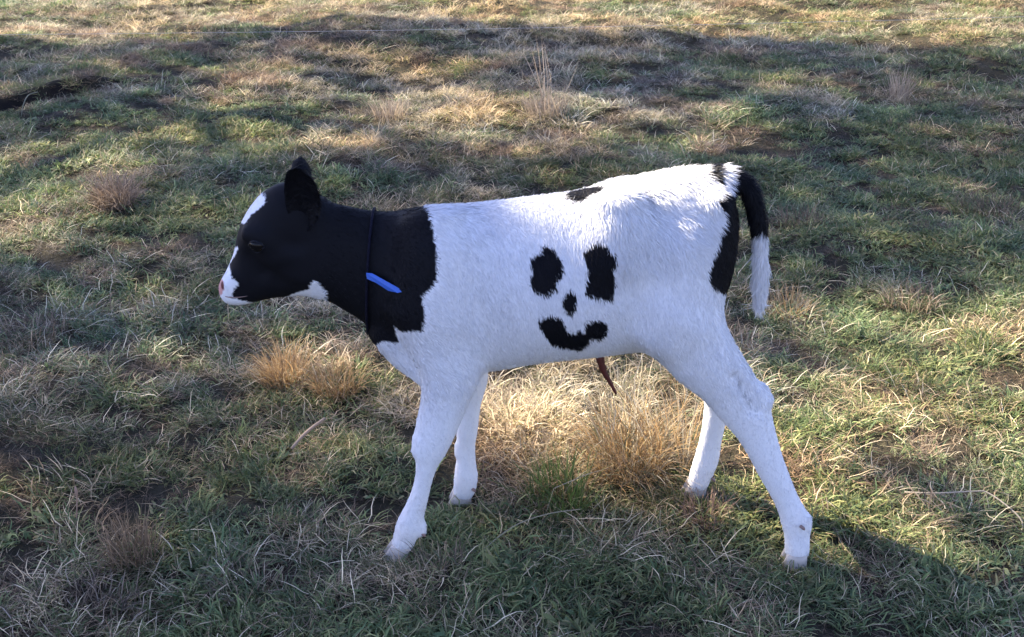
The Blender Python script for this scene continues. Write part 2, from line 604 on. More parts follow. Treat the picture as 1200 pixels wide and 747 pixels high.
# brow, cheek, hook bone, shoulder blade, pin bone, brisket, elbow, knee of the hind leg (stifle)
def bump(nodes, k):
    add_chain(nodes, k, 3, 0.0)
bump([(290, 274, -.050, 8, .014), (304, 278, -.056, 9, .012), (316, 288, -.052, 7, .010)], 0.022)
bump([(290, 274, .050, 8, .014), (304, 278, .056, 9, .012), (316, 288, .052, 7, .010)], 0.022)
bump([(345, 300, -.044, 20, .018), (354, 324, -.042, 20, .017)], 0.025)
bump([(318, 306, -.046, 6, .009), (336, 296, -.052, 7, .010)], 0.02)
bump([(266, 334, -.030, 8, .009), (276, 326, -.030, 7, .008)], 0.02)
bump([(724, 240, -.085, 22, .026), (727, 268, -.100, 22, .026), (724, 300, -.108, 20, .020)], 0.07)
bump([(724, 232, .085, 20, .026), (728, 245, .100, 20, .026)], 0.07)
bump([(506, 265, -.062, 22, .024), (511, 310, -.084, 26, .024), (504, 360, -.088, 26, .024)], 0.08)
bump([(838, 236, -.058, 12, .024), (840, 262, -.062, 8, .020)], 0.03)
bump([(770, 236, 0, 20, .060), (800, 226, 0, 19, .050), (826, 221, 0, 15, .038), (845, 215, 0, 12, .028)], 0.04)
bump([(836, 225, .058, 12, .024), (842, 240, .062, 10, .022)], 0.03)
bump([(452, 385, 0, 18, .050), (474, 408, 0, 20, .060), (500, 425, 0, 20, .070)], 0.035)
bump([(772, 392, -.112, 26, .030), (790, 372, -.118, 30, .026)], 0.05)
bump([(898, 468, -.104, 6.5, .012), (892, 458, -.103, 6, .010)], 0.03)
bump([(495, 517, -.106, 9, .012), (492, 530, -.108, 8, .011)], 0.02)
bump([(539, 522, .092, 6, .010), (538, 532, .092, 6, .010)], 0.015)
bump([(493, 616, -.104, 7, .010), (495, 624, -.104, 5, .010)], 0.015)
bump([(943, 608, -.122, 8, .011), (944, 618, -.124, 6, .010)], 0.015)
# tail
add_chain([(832, 215, .0, 15, .028), (848, 211, .0, 14, .026), (865, 211, -.002, 11, .018), (879, 226, -.006, 10, .017), (887, 252, -.010, 9.5, .016), (890, 276, -.012, 9, .015),
           (891, 304, -.012, 9.5, .015), (891, 332, -.012, 9.5, .014), (889, 354, -.012, 7, .010)], 0.018, inset=0.002)

F = chains[0][0]
for f, k in chains[1:]:
    F = smin(F, f, k)
del chains
# hollows: between the hock tendon and the shank, in front of the hip, behind the elbow
for nodes, k in (([(861, 442, -.136, 3, .007), (874, 462, -.138, 3.5, .008), (886, 483, -.136, 3, .006)], 0.018),
                 ([(290, 304, -.056, 7, .010), (306, 322, -.054, 8, .010)], 0.025),
                 ([(325, 335, -.066, 6, .012), (345, 342, -.070, 6, .012)], 0.02),
                 ([(700, 262, -.190, 12, .022), (696, 300, -.196, 14, .022)], 0.05),
                 ([(575, 395, -.182, 10, .020), (580, 420, -.172, 10, .020)], 0.04)):
    F = -smin(-F, chain_field(*limb(nodes, 4, 0.0)), k)


def surface_nets(F, lo, h):
    ins = F < 0
    nx, ny, nz = F.shape
    cnt = np.zeros((nx - 1, ny - 1, nz - 1), np.int8)
    for i in (0, 1):
        for j in (0, 1):
            for k in (0, 1):
                cnt += ins[i:nx - 1 + i, j:ny - 1 + j, k:nz - 1 + k]
    act = (cnt > 0) & (cnt < 8)
    I = np.argwhere(act)
    vid = np.full(act.shape, -1, np.int64)
    vid[act] = np.arange(len(I))
    acc = np.zeros((len(I), 3))
    num = np.zeros(len(I))
    cs = [(i, j, k) for i in (0, 1) for j in (0, 1) for k in (0, 1)]
    vals = {c: F[I[:, 0] + c[0], I[:, 1] + c[1], I[:, 2] + c[2]] for c in cs}
    for c in cs:
        for axn in range(3):
            if c[axn] == 0:
                d_ = list(c)
                d_[axn] = 1
                d_ = tuple(d_)
                f0, f1 = vals[c], vals[d_]
                mk = (f0 < 0) != (f1 < 0)
                t = np.where(mk, f0 / np.where(mk, f0 - f1, 1), 0)
                p = np.tile(np.array(c, float), (len(I), 1))
                p[:, axn] = t
                acc[mk] += p[mk]
                num[mk] += 1
    V = lo + h * (I + acc / num[:, None])
    quads = []
    for axn in range(3):
        sl0 = [slice(None)] * 3
        sl1 = [slice(None)] * 3
        sl0[axn], sl1[axn] = slice(0, -1), slice(1, None)
        a, b_ = ins[tuple(sl0)], ins[tuple(sl1)]
        E = np.argwhere(a != b_)
        u, w = (axn + 1) % 3, (axn + 2) % 3
        ok = (E[:, u] > 0) & (E[:, w] > 0) & (E[:, u] < F.shape[u] - 1) & (E[:, w] < F.shape[w] - 1)
        E = E[ok]
        fl = a[tuple(E.T)]
        def g(du, dw):
            q = E.copy()
            q[:, u] += du
            q[:, w] += dw
            return vid[tuple(q.T)]
        q = np.stack([g(-1, -1), g(0, -1), g(0, 0), g(-1, 0)], 1)
        q[~fl] = q[~fl][:, ::-1]
        quads.append(q)
    return V, np.vstack(quads)


BV, BQ = surface_nets(F, LO, H)
# relax a little so that the grid does not show
e0 = np.concatenate([BQ[:, [0, 1]], BQ[:, [1, 2]], BQ[:, [2, 3]], BQ[:, [3, 0]]])
for _ in range(3):
    s = np.zeros_like(BV)
    c = np.zeros(len(BV))
    for a, b_ in ((0, 1), (1, 0)):
        np.add.at(s, e0[:, a], BV[e0[:, b_]])
        np.add.at(c, e0[:, a], 1)
    BV = BV * 0.4 + 0.6 * s / c[:, None]

# ears: cupped leaf shells joined to the same skin
def ear(base, tip, wide, face, curl):
    base, tip, face = np.array(base), np.array(tip), np.array(face, float)
    ax = tip - base
    L = np.linalg.norm(ax)
    ax /= L
    face -= ax * (face @ ax)
    face /= np.linalg.norm(face)
    side = np.cross(ax, face)
    nu, nv = 13, 11
    prof = np.interp(np.linspace(0, 1, nu), [0, .12, .3, .5, .7, .86, .95, 1], [.34, .62, .92, 1, .93, .75, .52, .20]) * wide
    outer, inner = [], []
    for i in range(nu):
        t = i / (nu - 1)
        for j in range(nv):
            s_ = -1 + 2 * j / (nv - 1)
            p = base + ax * (L * t) + side * (prof[i] * s_) + face * (curl * (s_ * s_ - 0.5) * (1 - 0.6 * t) - 0.010 * math.sin(t * 3.14))
            th = 0.0035 * (1 - s_ * s_) + 0.0008
            outer.append(p - face * th)
            inner.append(p + face * th)
    V = np.array(outer + inner)
    n = nu * nv
    q = []
    for i in range(nu - 1):
        for j in range(nv - 1):
            a = i * nv + j
            q.append((a, a + 1, a + nv + 1, a + nv))
            q.append((n + a, n + a + nv, n + a + nv + 1, n + a + 1))
    rim = [i * nv for i in range(nu)] + [(nu - 1) * nv + j for j in range(1, nv)] + [i * nv + nv - 1 for i in range(nu - 2, -1, -1)] + [j for j in range(nv - 2, 0, -1)]
    for a, b_ in zip(rim, rim[1:] + rim[:1]):
        q.append((a, b_, n + b_, n + a))
    return V, np.array(q)


ears = [ear(at(354, 267, -.044), at(351, 197, -.112), .036, (-0.18, -1, 0.25), .018),
        ear(at(354, 222, .050), at(351, 186, .100), .020, (-0.35, 1, 0.15), .020)]
nbody = len(BV)
for v, q in ears:
    BQ = np.vstack([BQ, q + len(BV)])
    BV = np.vstack([BV, v])

# coat pattern: patches drawn as outlines on the animal's flank
def S(pts, ox, oy, k):
    return [(ox + a / k, oy + b_ / k) for a, b_ in pts]


HEADNECK = [(240, 180), (493, 225), (493, 243), (501, 250), (508, 274), (512, 304), (512, 327), (506, 337), (494, 347), (497, 371), (494, 388), (471, 389), (463, 384),
            (461, 381), (464, 394), (468, 401), (458, 401), (448, 399), (420, 420), (240, 420)]
BLAZE = [(304, 222), (310, 231), (311, 238), (303, 246), (294, 252), (287, 262), (278, 262), (288, 228)]
MUZZLE = [(240, 290), (279, 290), (276, 298), (269, 310), (270.5, 325), (279, 333), (278, 336), (272, 343), (271, 350), (291, 354), (316, 357), (329, 351), (347, 343), (362, 339),
          (365, 331), (370, 330), (379, 340), (380.5, 353), (378, 362), (240, 380)]
NOSE = [(248, 324), (259, 325), (263, 334), (262, 342), (258, 347), (248, 347)]
EYE1 = S([(590, 292), (615, 300), (640, 340), (652, 380), (630, 405), (620, 420), (628, 440), (595, 462), (570, 450), (542, 430), (545, 395), (555, 380), (545, 350), (548, 330), (575, 315)], 440, 190, 2.987)
EYE2 = S([(775, 280), (800, 283), (815, 310), (838, 325), (835, 350), (825, 375), (833, 410), (822, 480), (800, 475), (770, 465), (735, 460), (740, 420), (748, 375), (740, 340), (730, 310), (760, 290)], 440, 190, 2.987)
DOT = S([(683, 448), (698, 465), (697, 500), (685, 530), (670, 520), (655, 490), (665, 460)], 440, 190, 2.987)
MOUTH = S([(570, 555), (600, 540), (640, 545), (655, 570), (665, 595), (700, 605), (712, 590), (735, 600), (740, 565), (770, 555), (803, 568), (798, 602), (780, 615), (750, 612), (738, 630), (710, 652),
           (670, 645), (620, 630), (595, 600)], 440, 190, 2.987)
BACK = S([(630, 60), (790, 60), (793, 95), (770, 118), (720, 138), (690, 138), (655, 125)], 440, 190, 2.987)
STRIP = S([(490, 165), (520, 158), (560, 165), (572, 230), (572, 400), (572, 522), (490, 515), (460, 495), (445, 465), (450, 420), (470, 370), (480, 330), (478, 300), (500, 260), (490, 215), (475, 185)], 680, 170, 2.987)
TAILHEAD = S([(412, 60), (485, 60), (487, 134), (458, 122)], 680, 170, 2.987)
TAIL = S([(527, 70), (700, 70), (700, 300), (655, 306), (630, 300), (600, 310), (575, 300), (560, 215), (545, 172), (524, 158), (520, 125)], 680, 170, 2.987)

def grow(poly, d):
    P_ = np.array(poly)
    a2 = np.sum(P_[:, 0] * np.roll(P_[:, 1], -1) - np.roll(P_[:, 0], -1) * P_[:, 1])
    t_ = np.roll(P_, -1, 0) - np.roll(P_, 1, 0)
    t_ /= np.linalg.norm(t_, axis=1)[:, None]
    n_ = np.stack([t_[:, 1], -t_[:, 0]], 1) * np.sign(a2)
    return [tuple(v_) for v_ in P_ + n_ * d]


EYE1, EYE2, DOT, MOUTH = grow(EYE1, 1.8), grow(EYE2, 1.8), grow(DOT, 1.6), grow(MOUTH, 2.2)
C_WHITE, C_BLACK, C_PINK = np.array([.82, .815, .81]), np.array([.0055, .0055, .0075]), np.array([.52, .27, .24])


def coat_class(P, jitter=0.0):
    """0 white, 1 black, 2 pink skin"""
    Pm = P.copy()
    Pm[:, 1] = -np.abs(P[:, 1])
    tailzone = (P[:, 0] > at(862, 220, 0)[0])
    Pm[tailzone, 1] = P[tailzone, 1]
    px, py = project(Pm)
    if jitter:
        px = px + RNG.normal(0, jitter, len(px))
        py = py + RNG.normal(0, jitter, len(px))
    near = P[:, 1] < 0.0
    c = np.zeros(len(P), int)
    c[in_poly(px, py, HEADNECK)] = 1
    for p in (BLAZE, MUZZLE):
        c[in_poly(px, py, p)] = 0
    c[in_poly(px, py, NOSE)] = 2
    for p in (EYE1, EYE2, DOT, MOUTH):
        c[in_poly(px, py, p) & near] = 1
    for p in (BACK, STRIP, TAILHEAD):
        c[in_poly(px, py, p)] = 1
    qx, qy = project(P)
    c[in_poly(qx, qy, TAIL) & (np.abs(P[:, 1]) < 0.05)] = 1
    return c


PAL = np.stack([C_WHITE, C_BLACK, C_PINK])
bc = coat_class(BV)
bc[nbody:] = 1
bcol = PAL[bc].copy()
# grubby warm tone on the lower legs and chin
low = np.clip((0.30 - BV[:, 2]) / 0.28, 0, 1) * (0.4 + 0.6 * vnoise(BV[:, 0], BV[:, 2], 0.03, 6))
bcol *= 1 - (low * 0.10)[:, None] * np.array([0.3, .6, 1.0])

calf = bpy.data.objects.new('calf', None)
COL.objects.link(calf)
tag(calf, 'black and white calf standing side on, patches on its flank like a smiling face', 'calf')
M_skin = coat_mat('calf_skin', 0, 0.7)
M_fur = coat_mat('calf_fur', 0.12, 0.55)
body_me = mesh_from('body', BV, BQ, None, bcol, True)
body = link('body', body_me, M_skin, calf)
bvh = BVHTree.FromPolygons([tuple(v) for v in BV], [tuple(int(i) for i in q) for q in BQ])

# fur: short flat hairs that follow the lie of the coat
tri = np.vstack([BQ[:, [0, 1, 2]], BQ[:, [0, 2, 3]]])
A, B_, C_ = BV[tri[:, 0]], BV[tri[:, 1]], BV[tri[:, 2]]
cr_ = np.cross(B_ - A, C_ - A)
area = np.linalg.norm(cr_, axis=1) / 2
ctr = (A + B_ + C_) / 3
w = area * np.where(ctr[:, 1] < 0.03, 1.0, 0.45) * np.where(ctr[:, 0] < -0.36, 1.3, 1.0)
NH = 300000
pick = RNG.choice(len(tri), NH, p=w / w.sum())
u, v = RNG.random(NH), RNG.random(NH)
fl = u + v > 1
u[fl], v[fl] = 1 - u[fl], 1 - v[fl]
P = A[pick] + u[:, None] * (B_ - A)[pick] + v[:, None] * (C_ - A)[pick]
N = cr_[pick] / (2 * area[pick][:, None] + 1e-12)
cls = coat_class(P, 0.5)
isear = pick % len(BQ) >= len(BQ) - len(ears[0][1]) - len(ears[1][1])
cls[isear] = 1
x, y, z = P.T
hx, hz = at(390, 300, 0)[0], at(300, 300, 0)[2]
head = np.clip((hx - x) / 0.06, 0, 1)
leg = np.clip((0.44 - z) / 0.10, 0, 1) * (1 - head)
rump = np.clip((x - 0.12) / 0.15, 0, 1) * np.clip((z - 0.66) / 0.10, 0, 1)
tail = (x > at(868, 230, 0)[0]) & (z > 0.38) & (np.abs(y) < 0.05)
back = np.clip((N[:, 2] - 0.3) / 0.5, 0, 1)
torso = np.clip((x + 0.18) / 0.10, 0, 1)
flow = np.stack([1.0 - 0.55 * torso - 0.30 * leg, 0 * x, -0.60 - 0.45 * torso + 1.05 * head - 0.3 * leg], 1)
flow[tail] = [0.05, 0, -1]
cl1 = vnoise(x * 1.0 + y * .7, z, 0.022, 21) - .5
cl2 = vnoise(x + y * .7, z, 0.022, 22) - .5
cl3 = vnoise(x + y * .7, z, 0.09, 23) - .5
amp = 0.75 + 0.5 * rump
flow += np.stack([cl3 * .5 + cl1 * 0.5 * amp, cl2 * .3, cl2 * 0.9 * amp], 1)
flow += RNG.normal(0, 0.16, (NH, 3))
tang = flow - N * (flow * N).sum(1)[:, None]
tang /= np.linalg.norm(tang, axis=1)[:, None] + 1e-9
neckblack = (cls == 1) & (x < at(530, 300, 0)[0])
Ln = 0.0125 * np.where(neckblack, 0.75, 1.0) * (1 - 0.60 * head) * (1 - 0.45 * leg) * (1 + 0.75 * rump + 0.25 * back) * RNG.uniform(0.6, 1.25, NH)
switch = tail & (z < at(888, 290, 0)[2])
Ln[tail] *= 1.2
Ln[switch] = RNG.uniform(0.02, 0.045, switch.sum())
Ln[isear] = RNG.uniform(0.005, 0.016, isear.sum())
Ln[cls == 2] = 0.0012
flatten = np.where(switch, 0.5, 1.0)
lift = np.clip(RNG.normal(0.24, 0.12, NH) + 0.22 * rump, 0.05, 0.9) * np.where(neckblack, 0.6, 1.0) * flatten
d0 = tang + N * lift[:, None]
d0 /= np.linalg.norm(d0, axis=1)[:, None]
d1 = tang + N * (lift * 0.25)[:, None]
d1 /= np.linalg.norm(d1, axis=1)[:, None]
side = np.cross(d0, N)
side /= np.linalg.norm(side, axis=1)[:, None] + 1e-9
side = side + N * RNG.normal(0, 0.35, NH)[:, None]
wd = (0.00065 * RNG.uniform(.7, 1.3, NH))[:, None] * (1 - 0.25 * head[:, None])
P0 = P - N * 0.0008
P1 = P0 + d0 * (Ln * 0.5)[:, None]
P2 = P1 + d1 * (Ln * 0.5)[:, None]
FV = np.stack([P0 - side * wd, P0 + side * wd, P1 - side * wd * .8, P1 + side * wd * .8, P2], 1).reshape(-1, 3)
bse = np.arange(NH) * 5
FQ = np.stack([bse, bse + 1, bse + 3, bse + 2], 1)
FT = np.stack([bse + 2, bse + 3, bse + 4], 1)
DIRT_AND_SHADE = [(865, 449, 3, 8, .35), (872, 461, 3, 6, .45), (878, 471, 3, 6, .4), (885, 480, 3, 6, .3), (925, 532, 5, 4, .25), (928, 545, 4, 4, .25), (585, 355, 18, 30, .10), (560, 340, 14, 30, .07), (455, 410, 8, 8, .15), (733, 305, 12, 34, .16), (765, 300, 26, 22, .07), (772, 398, 14, 16, .14), (540, 385, 18, 14, .08), (825, 500, 10, 25, .06), (505, 480, 10, 26, .08), (500, 265, 10, 8, .05)]  # hock crease dabs paint the groove's shade into the hair; others are coat dirt
def dirt_and_shade(P_):
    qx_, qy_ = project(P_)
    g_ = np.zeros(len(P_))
    for a_, b2, rx, ry, w_ in DIRT_AND_SHADE:
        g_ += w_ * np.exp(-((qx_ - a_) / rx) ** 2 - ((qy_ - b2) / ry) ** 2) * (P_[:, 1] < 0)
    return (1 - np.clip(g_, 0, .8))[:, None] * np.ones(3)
hc = PAL[cls] * dirt_and_shade(P) * RNG.uniform(0.86, 1.08, NH)[:, None]
hc *= 1 - (np.clip((0.30 - z) / 0.28, 0, 1) * 0.14 * vnoise(x, z, 0.03, 6))[:, None] * np.array([.3, .6, 1])
fur = link('fur', mesh_from('fur', FV, FQ, FT, np.repeat(hc, 5, 0)), M_fur, calf)
fur['kind'] = 'stuff'

# hooves: two claws each, toes to the left
M_hoof = plain_mat('hoof_horn', (0.52, 0.45, 0.37), 0.5, 0.35, 0.3, 30, 0.2)
def hoof(px, py, Y, slope):
    c = at(px, py, Y)
    tv, tq, tt = [], [], []
    zt = c[2] + 0.008
    for s_ in (-1, 1):
        rows = []
        for f, L_, W_ in ((1.0, .022, .012), (0.6, .025, .013), (0.25, .028, .014), (0.0, .030, .0145)):
            zz = -0.004 + (zt + 0.004) * f
            cx = c[0] - slope * (1 - f) * 0.02
            ring = []
            for k in range(14):
                a = 2 * math.pi * k / 14
                ca, sa = math.cos(a), math.sin(a)
                ring.append((cx + L_ * ca * (1.12 if ca < 0 else 0.85), c[1] + s_ * 0.0125 + W_ * sa * (1 - 0.3 * max(0, -ca)), zz))
            rows.append(ring)
        V = np.array(rows).reshape(-1, 3)
        o = sum(len(a) for a in tv)
        tv.append(np.vstack([V, V[:14].mean(0)[None], V[-14:].mean(0)[None]]))
        tq.append(np.array([(r * 14 + k, r * 14 + (k + 1) % 14, (r + 1) * 14 + (k + 1) % 14, (r + 1) * 14 + k) for r in range(3) for k in range(14)])[:, ::-1] + o)
        tt.append(np.array([(56, k, (k + 1) % 14) for k in range(14)] + [(57, 42 + (k + 1) % 14, 42 + k) for k in range(14)]) + o)
    link('hoof', mesh_from('hoof', np.vstack(tv), np.vstack(tq), np.vstack(tt), None, True), M_hoof, calf)


hoof(472, 640, -.099, 0.8)
hoof(934, 649, -.128, 0.2)
hoof(543, 579, .112, 0.3)
hoof(818, 567, .146, 0.3)

M_dew = plain_mat('dewclaw_horn', (0.26, 0.17, 0.14), 0.5, 0.35)
for px, py, Y in ((497, 624, -.102), (940, 616, -.141), (556, 572, .096), (836, 560, .130)):
    c = at(px, py, Y)
    for dy in (-.010, .012):
        v, q, t_ = tube(c + np.array([[-.006, dy, .005], [.000, dy, 0], [.003, dy, -.004]]), [.0035, .0038, .002], 8)
        link('dewclaw', mesh_from('dewclaw', v, q, t_, None, True), M_dew, calf)

# eyes, nostrils, navel cord
def surf(px, py):
    d = Vector(ray(px, py)).normalized()
    hit = bvh.ray_cast(Vector(CAMP), d)
    return np.array(hit[0]), np.array(hit[1])


def ellipsoid(c, r, n, nu=16, nv=10):
    n = np.array(n) / np.linalg.norm(n)
    a = np.cross(n, [0, 0, 1]); a /= np.linalg.norm(a)
    b_ = np.cross(n, a)
    V = []
    for i in range(nv + 1):
        th = math.pi * i / nv
        for j in range(nu):
            ph = 2 * math.pi * j / nu
            V.append(c + r[0] * math.sin(th) * math.cos(ph) * a + r[1] * math.sin(th) * math.sin(ph) * b_ + r[2] * math.cos(th) * n)
    Q = [(i * nu + j, i * nu + (j + 1) % nu, (i + 1) * nu + (j + 1) % nu, (i + 1) * nu + j) for i in range(nv) for j in range(nu)]
    return np.array(V), np.array(Q)


M_eye = plain_mat('eye_gloss', (0.007, 0.006, 0.006), 0.16, 0.18)
pe, ne = surf(300, 289)
for sgn in (1, -1):
    c = pe * np.array([1, sgn, 1]); n_ = ne * np.array([1, sgn, 1])
    link('eye', mesh_from('eye', *ellipsoid(c - n_ * 0.006, (.0175, .0155, .0140), n_), None, None, True), M_eye, calf)
    a0 = np.cross(n_, [0, 0, 1]); a0 /= np.linalg.norm(a0)
    b0 = np.cross(a0, n_); b0 *= np.sign(b0[2])
    for up_ in (1, -1):
        tt2 = np.linspace(-1, 1, 9)
        pts = np.array([c + a0 * 0.017 * t + b0 * up_ * (0.0135 if up_ > 0 else .0125) * (1 - t * t) + n_ * (0.004 * (1 - t * t) - .002) for t in tt2])
        v, q, t_ = tube(pts, 0.0026 * (1.05 - 0.5 * np.abs(tt2)), 6)
        link('eyelid', mesh_from('eyelid', v, q, t_, np.tile(C_BLACK * 2.2, (len(v), 1)), True), M_skin, calf)
M_nostril = plain_mat('nostril_skin', (0.16, 0.05, 0.045), 0.35, 0.4)
pn, nn = surf(260, 334.5)
for sgn in (1, -1):
    c = pn * np.array([1, sgn, 1]); n_ = nn * np.array([1, sgn, 1])
    link('nostril', mesh_from('nostril', *ellipsoid(c - n_ * 0.001, (.006, .0085, .0025), n_), None, None, True), M_nostril, calf)
lip = []
for px, py in ((264, 347.5), (270, 348.5), (279, 348.5), (290, 347)):
    p_, n_ = surf(px, py)
    lip.append(p_ + n_ * 0.0006)
lip = catmull(lip, 4)
link('mouth_line', mesh_from('mouth_line', *tube(lip, np.interp(np.linspace(0, 1, len(lip)), [0, .2, .8, 1], [.0006, .0012, .0010, .0004]), 6), None, True), M_dew, calf)
M_cord = plain_mat('navel_cord', (0.10, 0.022, 0.015), 0.5, 0.4, 0.5, 60, 0.4)
pts = catmull([at(702, 408, -.02), at(704, 424, -.02), at(709, 438, -.02), at(716, 450, -.02), at(722, 462, -.02)], 4)
link('navel_cord', mesh_from('navel_cord', *tube(pts, np.interp(np.linspace(0, 1, len(pts)), [0, .3, .6, 1], [.009, .0085, .0055, .003]) * (1 + .12 * np.sin(np.arange(len(pts)) * 2.3)), 8), None, True), M_cord, calf)

# ------------------------------------------------------------------ collar cord and its blue tag
collar = bpy.data.objects.new('neck_collar', None)
COL.objects.link(collar)
tag(collar, 'thin dark cord round the black neck with a bright blue plastic tag', 'collar')
top, bot = at(438, 243, 0), at(432, 391, 0)
mid = (top + bot) / 2
collar.location = mid
vv = (top - bot) / 2
ring = []
for k in range(48):
    a = 2 * math.pi * k / 48
    d = vv / np.linalg.norm(vv) * math.cos(a) + np.array([0, -1.0, 0]) * math.sin(a)
    h = bvh.ray_cast(Vector(mid + d * 0.3), Vector(-d))
    rr = np.linalg.norm(np.array(h[0]) - mid) if h[0] is not None else 0.1
    ring.append(d * (rr + 0.0055))
ring = np.array(ring + ring[:2])
v, q, t_ = tube(ring, 0.0030, 8)
M_cordc = plain_mat('dark_cord', (0.006, 0.006, 0.015), 0.7, 0.12, 0.3, 150, 0.5)
link('cord', mesh_from('cord', v, q, t_, None, True), M_cordc, collar)
ps, ns = surf(440, 325)
Yt = ps[1] - 0.012
def flap(px, py, dy):
    return at(px, py, Yt + dy) - mid
cs_ = [flap(429, 320, .002), flap(436, 320.5, 0), flap(455, 331, -.020), flap(474, 341.5, -.036), flap(466, 343.5, -.036), flap(455, 341, -.024), flap(441, 332, -.010), flap(430, 327, 0)]
nrm = np.array([0.05, -0.9, 0.4])
tv = np.array([c + nrm * .0012 for c in cs_] + [c - nrm * .0012 for c in cs_])
n8 = len(cs_)
tq = [(i, (i + 1) % n8, n8 + (i + 1) % n8, n8 + i) for i in range(n8)]
me = bpy.data.meshes.new('tag')
me.from_pydata([tuple(p) for p in tv], [], [tuple(range(n8))[::-1]] + [tuple(range(n8, 2 * n8))] + tq)
me.update()
M_tag = plain_mat('blue_plastic', (0.04, 0.12, 0.46), 0.4, 0.5, 0.12, 30)
link('tag', me, M_tag, collar)

# ------------------------------------------------------------------ grass
def blades(n, spread, lmin, lmax, wmin, wmax, lean, droop, cols, colvar=0.42, flat=0.0, rng=RNG, radial=0.5):
    """n curved blades from a disc; returns verts, quads, tris, colours"""
    a = rng.uniform(0, 2 * np.pi, n)
    r = spread * np.sqrt(rng.random(n))
    base = np.stack([r * np.cos(a), r * np.sin(a), np.full(n, -0.006)], 1)
    h = a * radial + (1 - radial) * rng.uniform(0, 2 * np.pi, n) + rng.normal(0, 0.5, n)
    hd = np.stack([np.cos(h), np.sin(h), 0 * h], 1)
    L = rng.uniform(lmin, lmax, n)
    W = rng.uniform(wmin, wmax, n)
    th = np.abs(rng.normal(lean, 0.3, n))
    dr = rng.uniform(0.3, 1.0, n) * droop
    nseg = 4
    pts = [base]
    if flat:
        pts[0] = base + np.array([0, 0, 1]) * (rng.random(n) * flat)[:, None]
    p = pts[0]
    kink = rng.normal(0, 0.6, (n, nseg))
    for s_ in range(nseg):
        t = (s_ + 0.5) / nseg
        ang = np.minimum(th + dr * t * t * 1.6, 2.5)
        hh = h + np.cumsum(kink, 1)[:, s_] * 0.6
        hd_ = np.stack([np.cos(hh), np.sin(hh), 0 * hh], 1)
        p = p + (hd_ * np.sin(ang)[:, None] + np.array([0, 0, 1]) * np.cos(ang)[:, None]) * (L / nseg)[:, None]
        p[:, 2] = np.maximum(p[:, 2], 0.002)
        pts.append(p)
    tw = rng.uniform(-0.9, 0.9, n)
    side = np.stack([-np.sin(h + tw), np.cos(h + tw), 0.25 * np.sin(tw * 3)], 1)
    prof = [0.7, 1.0, 0.95, 0.65]
    rows = []
    for s_ in range(nseg):
        rows += [pts[s_] - side * (W * prof[s_] / 2)[:, None], pts[s_] + side * (W * prof[s_] / 2)[:, None]]
    rows.append(pts[nseg])
    V = np.stack(rows, 1)
    m_ = 2 * nseg + 1
    b0 = np.arange(n)[:, None] * m_
    Qd = np.concatenate([b0 + np.array([[2 * s_, 2 * s_ + 1, 2 * s_ + 3, 2 * s_ + 2]]) for s_ in range(nseg - 1)])
    Td = b0 + np.array([[2 * nseg - 2, 2 * nseg - 1, 2 * nseg]])
    cols = np.asarray(cols, float)
    c = cols[rng.integers(0, len(cols), n)] * rng.uniform(1 - colvar, 1 + colvar, n)[:, None]
    c = np.repeat(c[:, None, :], m_, 1)
    return V.reshape(-1, 3), Qd, Td, c.reshape(-1, 3)


GREEN = [(.095, .135, .042), (.075, .118, .045), (.130, .158, .050), (.060, .098, .038), (.18, .195, .070)]
OLIVE = [(.16, .155, .070), (.13, .132, .060), (.21, .195, .09), (.10, .112, .05)]
STRAW = [(.42, .33, .185), (.34, .265, .145), (.50, .42, .26), (.26, .19, .11)]
BROWN = [(.18, .13, .085), (.13, .095, .065), (.25, .185, .12), (.09, .07, .05)]
RUST = [(.42, .27, .12), (.35, .22, .10), (.48, .34, .17), (.26, .17, .09)]

def mute(cols, k):
    return [tuple(v * (1 - k) + k * (.3 * c[0] + .6 * c[1] + .1 * c[2]) for v in c) for c in cols]


GREEN, OLIVE, STRAW = mute(GREEN, .16), mute(OLIVE, .12), mute(STRAW, .24)
source = bpy.data.collections.new('grass_sources')
def src(*sets):
    Vs, Qs, Ts, Cs, o = [], [], [], [], 0
    for V, Q, T, C in sets:
        Vs.append(V); Qs.append(Q + o); Ts.append(T + o); Cs.append(C)
        o += len(V)
    me = mesh_from('clump', np.vstack(Vs), np.vstack(Qs), np.vstack(Ts), np.vstack(Cs))
    me.materials.append(M_blade_inst)
    ob = bpy.data.objects.new('clump_%02d' % len(source.objects), me)
    source.objects.link(ob)


KG, KM, KS, KB, KL = [], [], [], [], []
def reg(lst, *sets):
    lst.append(len(source.objects))
    src(*sets)
for i in range(4):   # upright green clumps
    reg(KG, blades(46, .042, .026, .068, .0020, .0040, .5, 1.2, GREEN), blades(7, .05, .04, .09, .0014, .0024, .7, .8, STRAW + OLIVE))
for i in range(4):   # mixed, lying over
    reg(KM, blades(34, .045, .025, .062, .0019, .0036, .75, 1.1, GREEN + OLIVE), blades(12, .05, .04, .10, .0012, .0024, 1.1, .7, STRAW + BROWN, flat=.02))
for i in range(3):   # straw tangles
    reg(KS, blades(26, .045, .03, .085, .0012, .0026, .95, .9, STRAW, flat=.025), blades(12, .05, .03, .07, .0024, .0042, .6, 1.0, OLIVE))
for i in range(3):   # dead brown mats
    reg(KB, blades(36, .045, .025, .07, .0014, .0030, 1.1, .8, BROWN, flat=.02), blades(7, .05, .04, .10, .001, .0020, .9, .7, STRAW + BROWN))
for i in range(3):   # broad low leaves
    reg(KL, blades(22, .04, .022, .045, .006, .011, .8, 1.1, GREEN + OLIVE, .3), blades(10, .05, .04, .07, .0024, .004, .5, 1.0, GREEN))

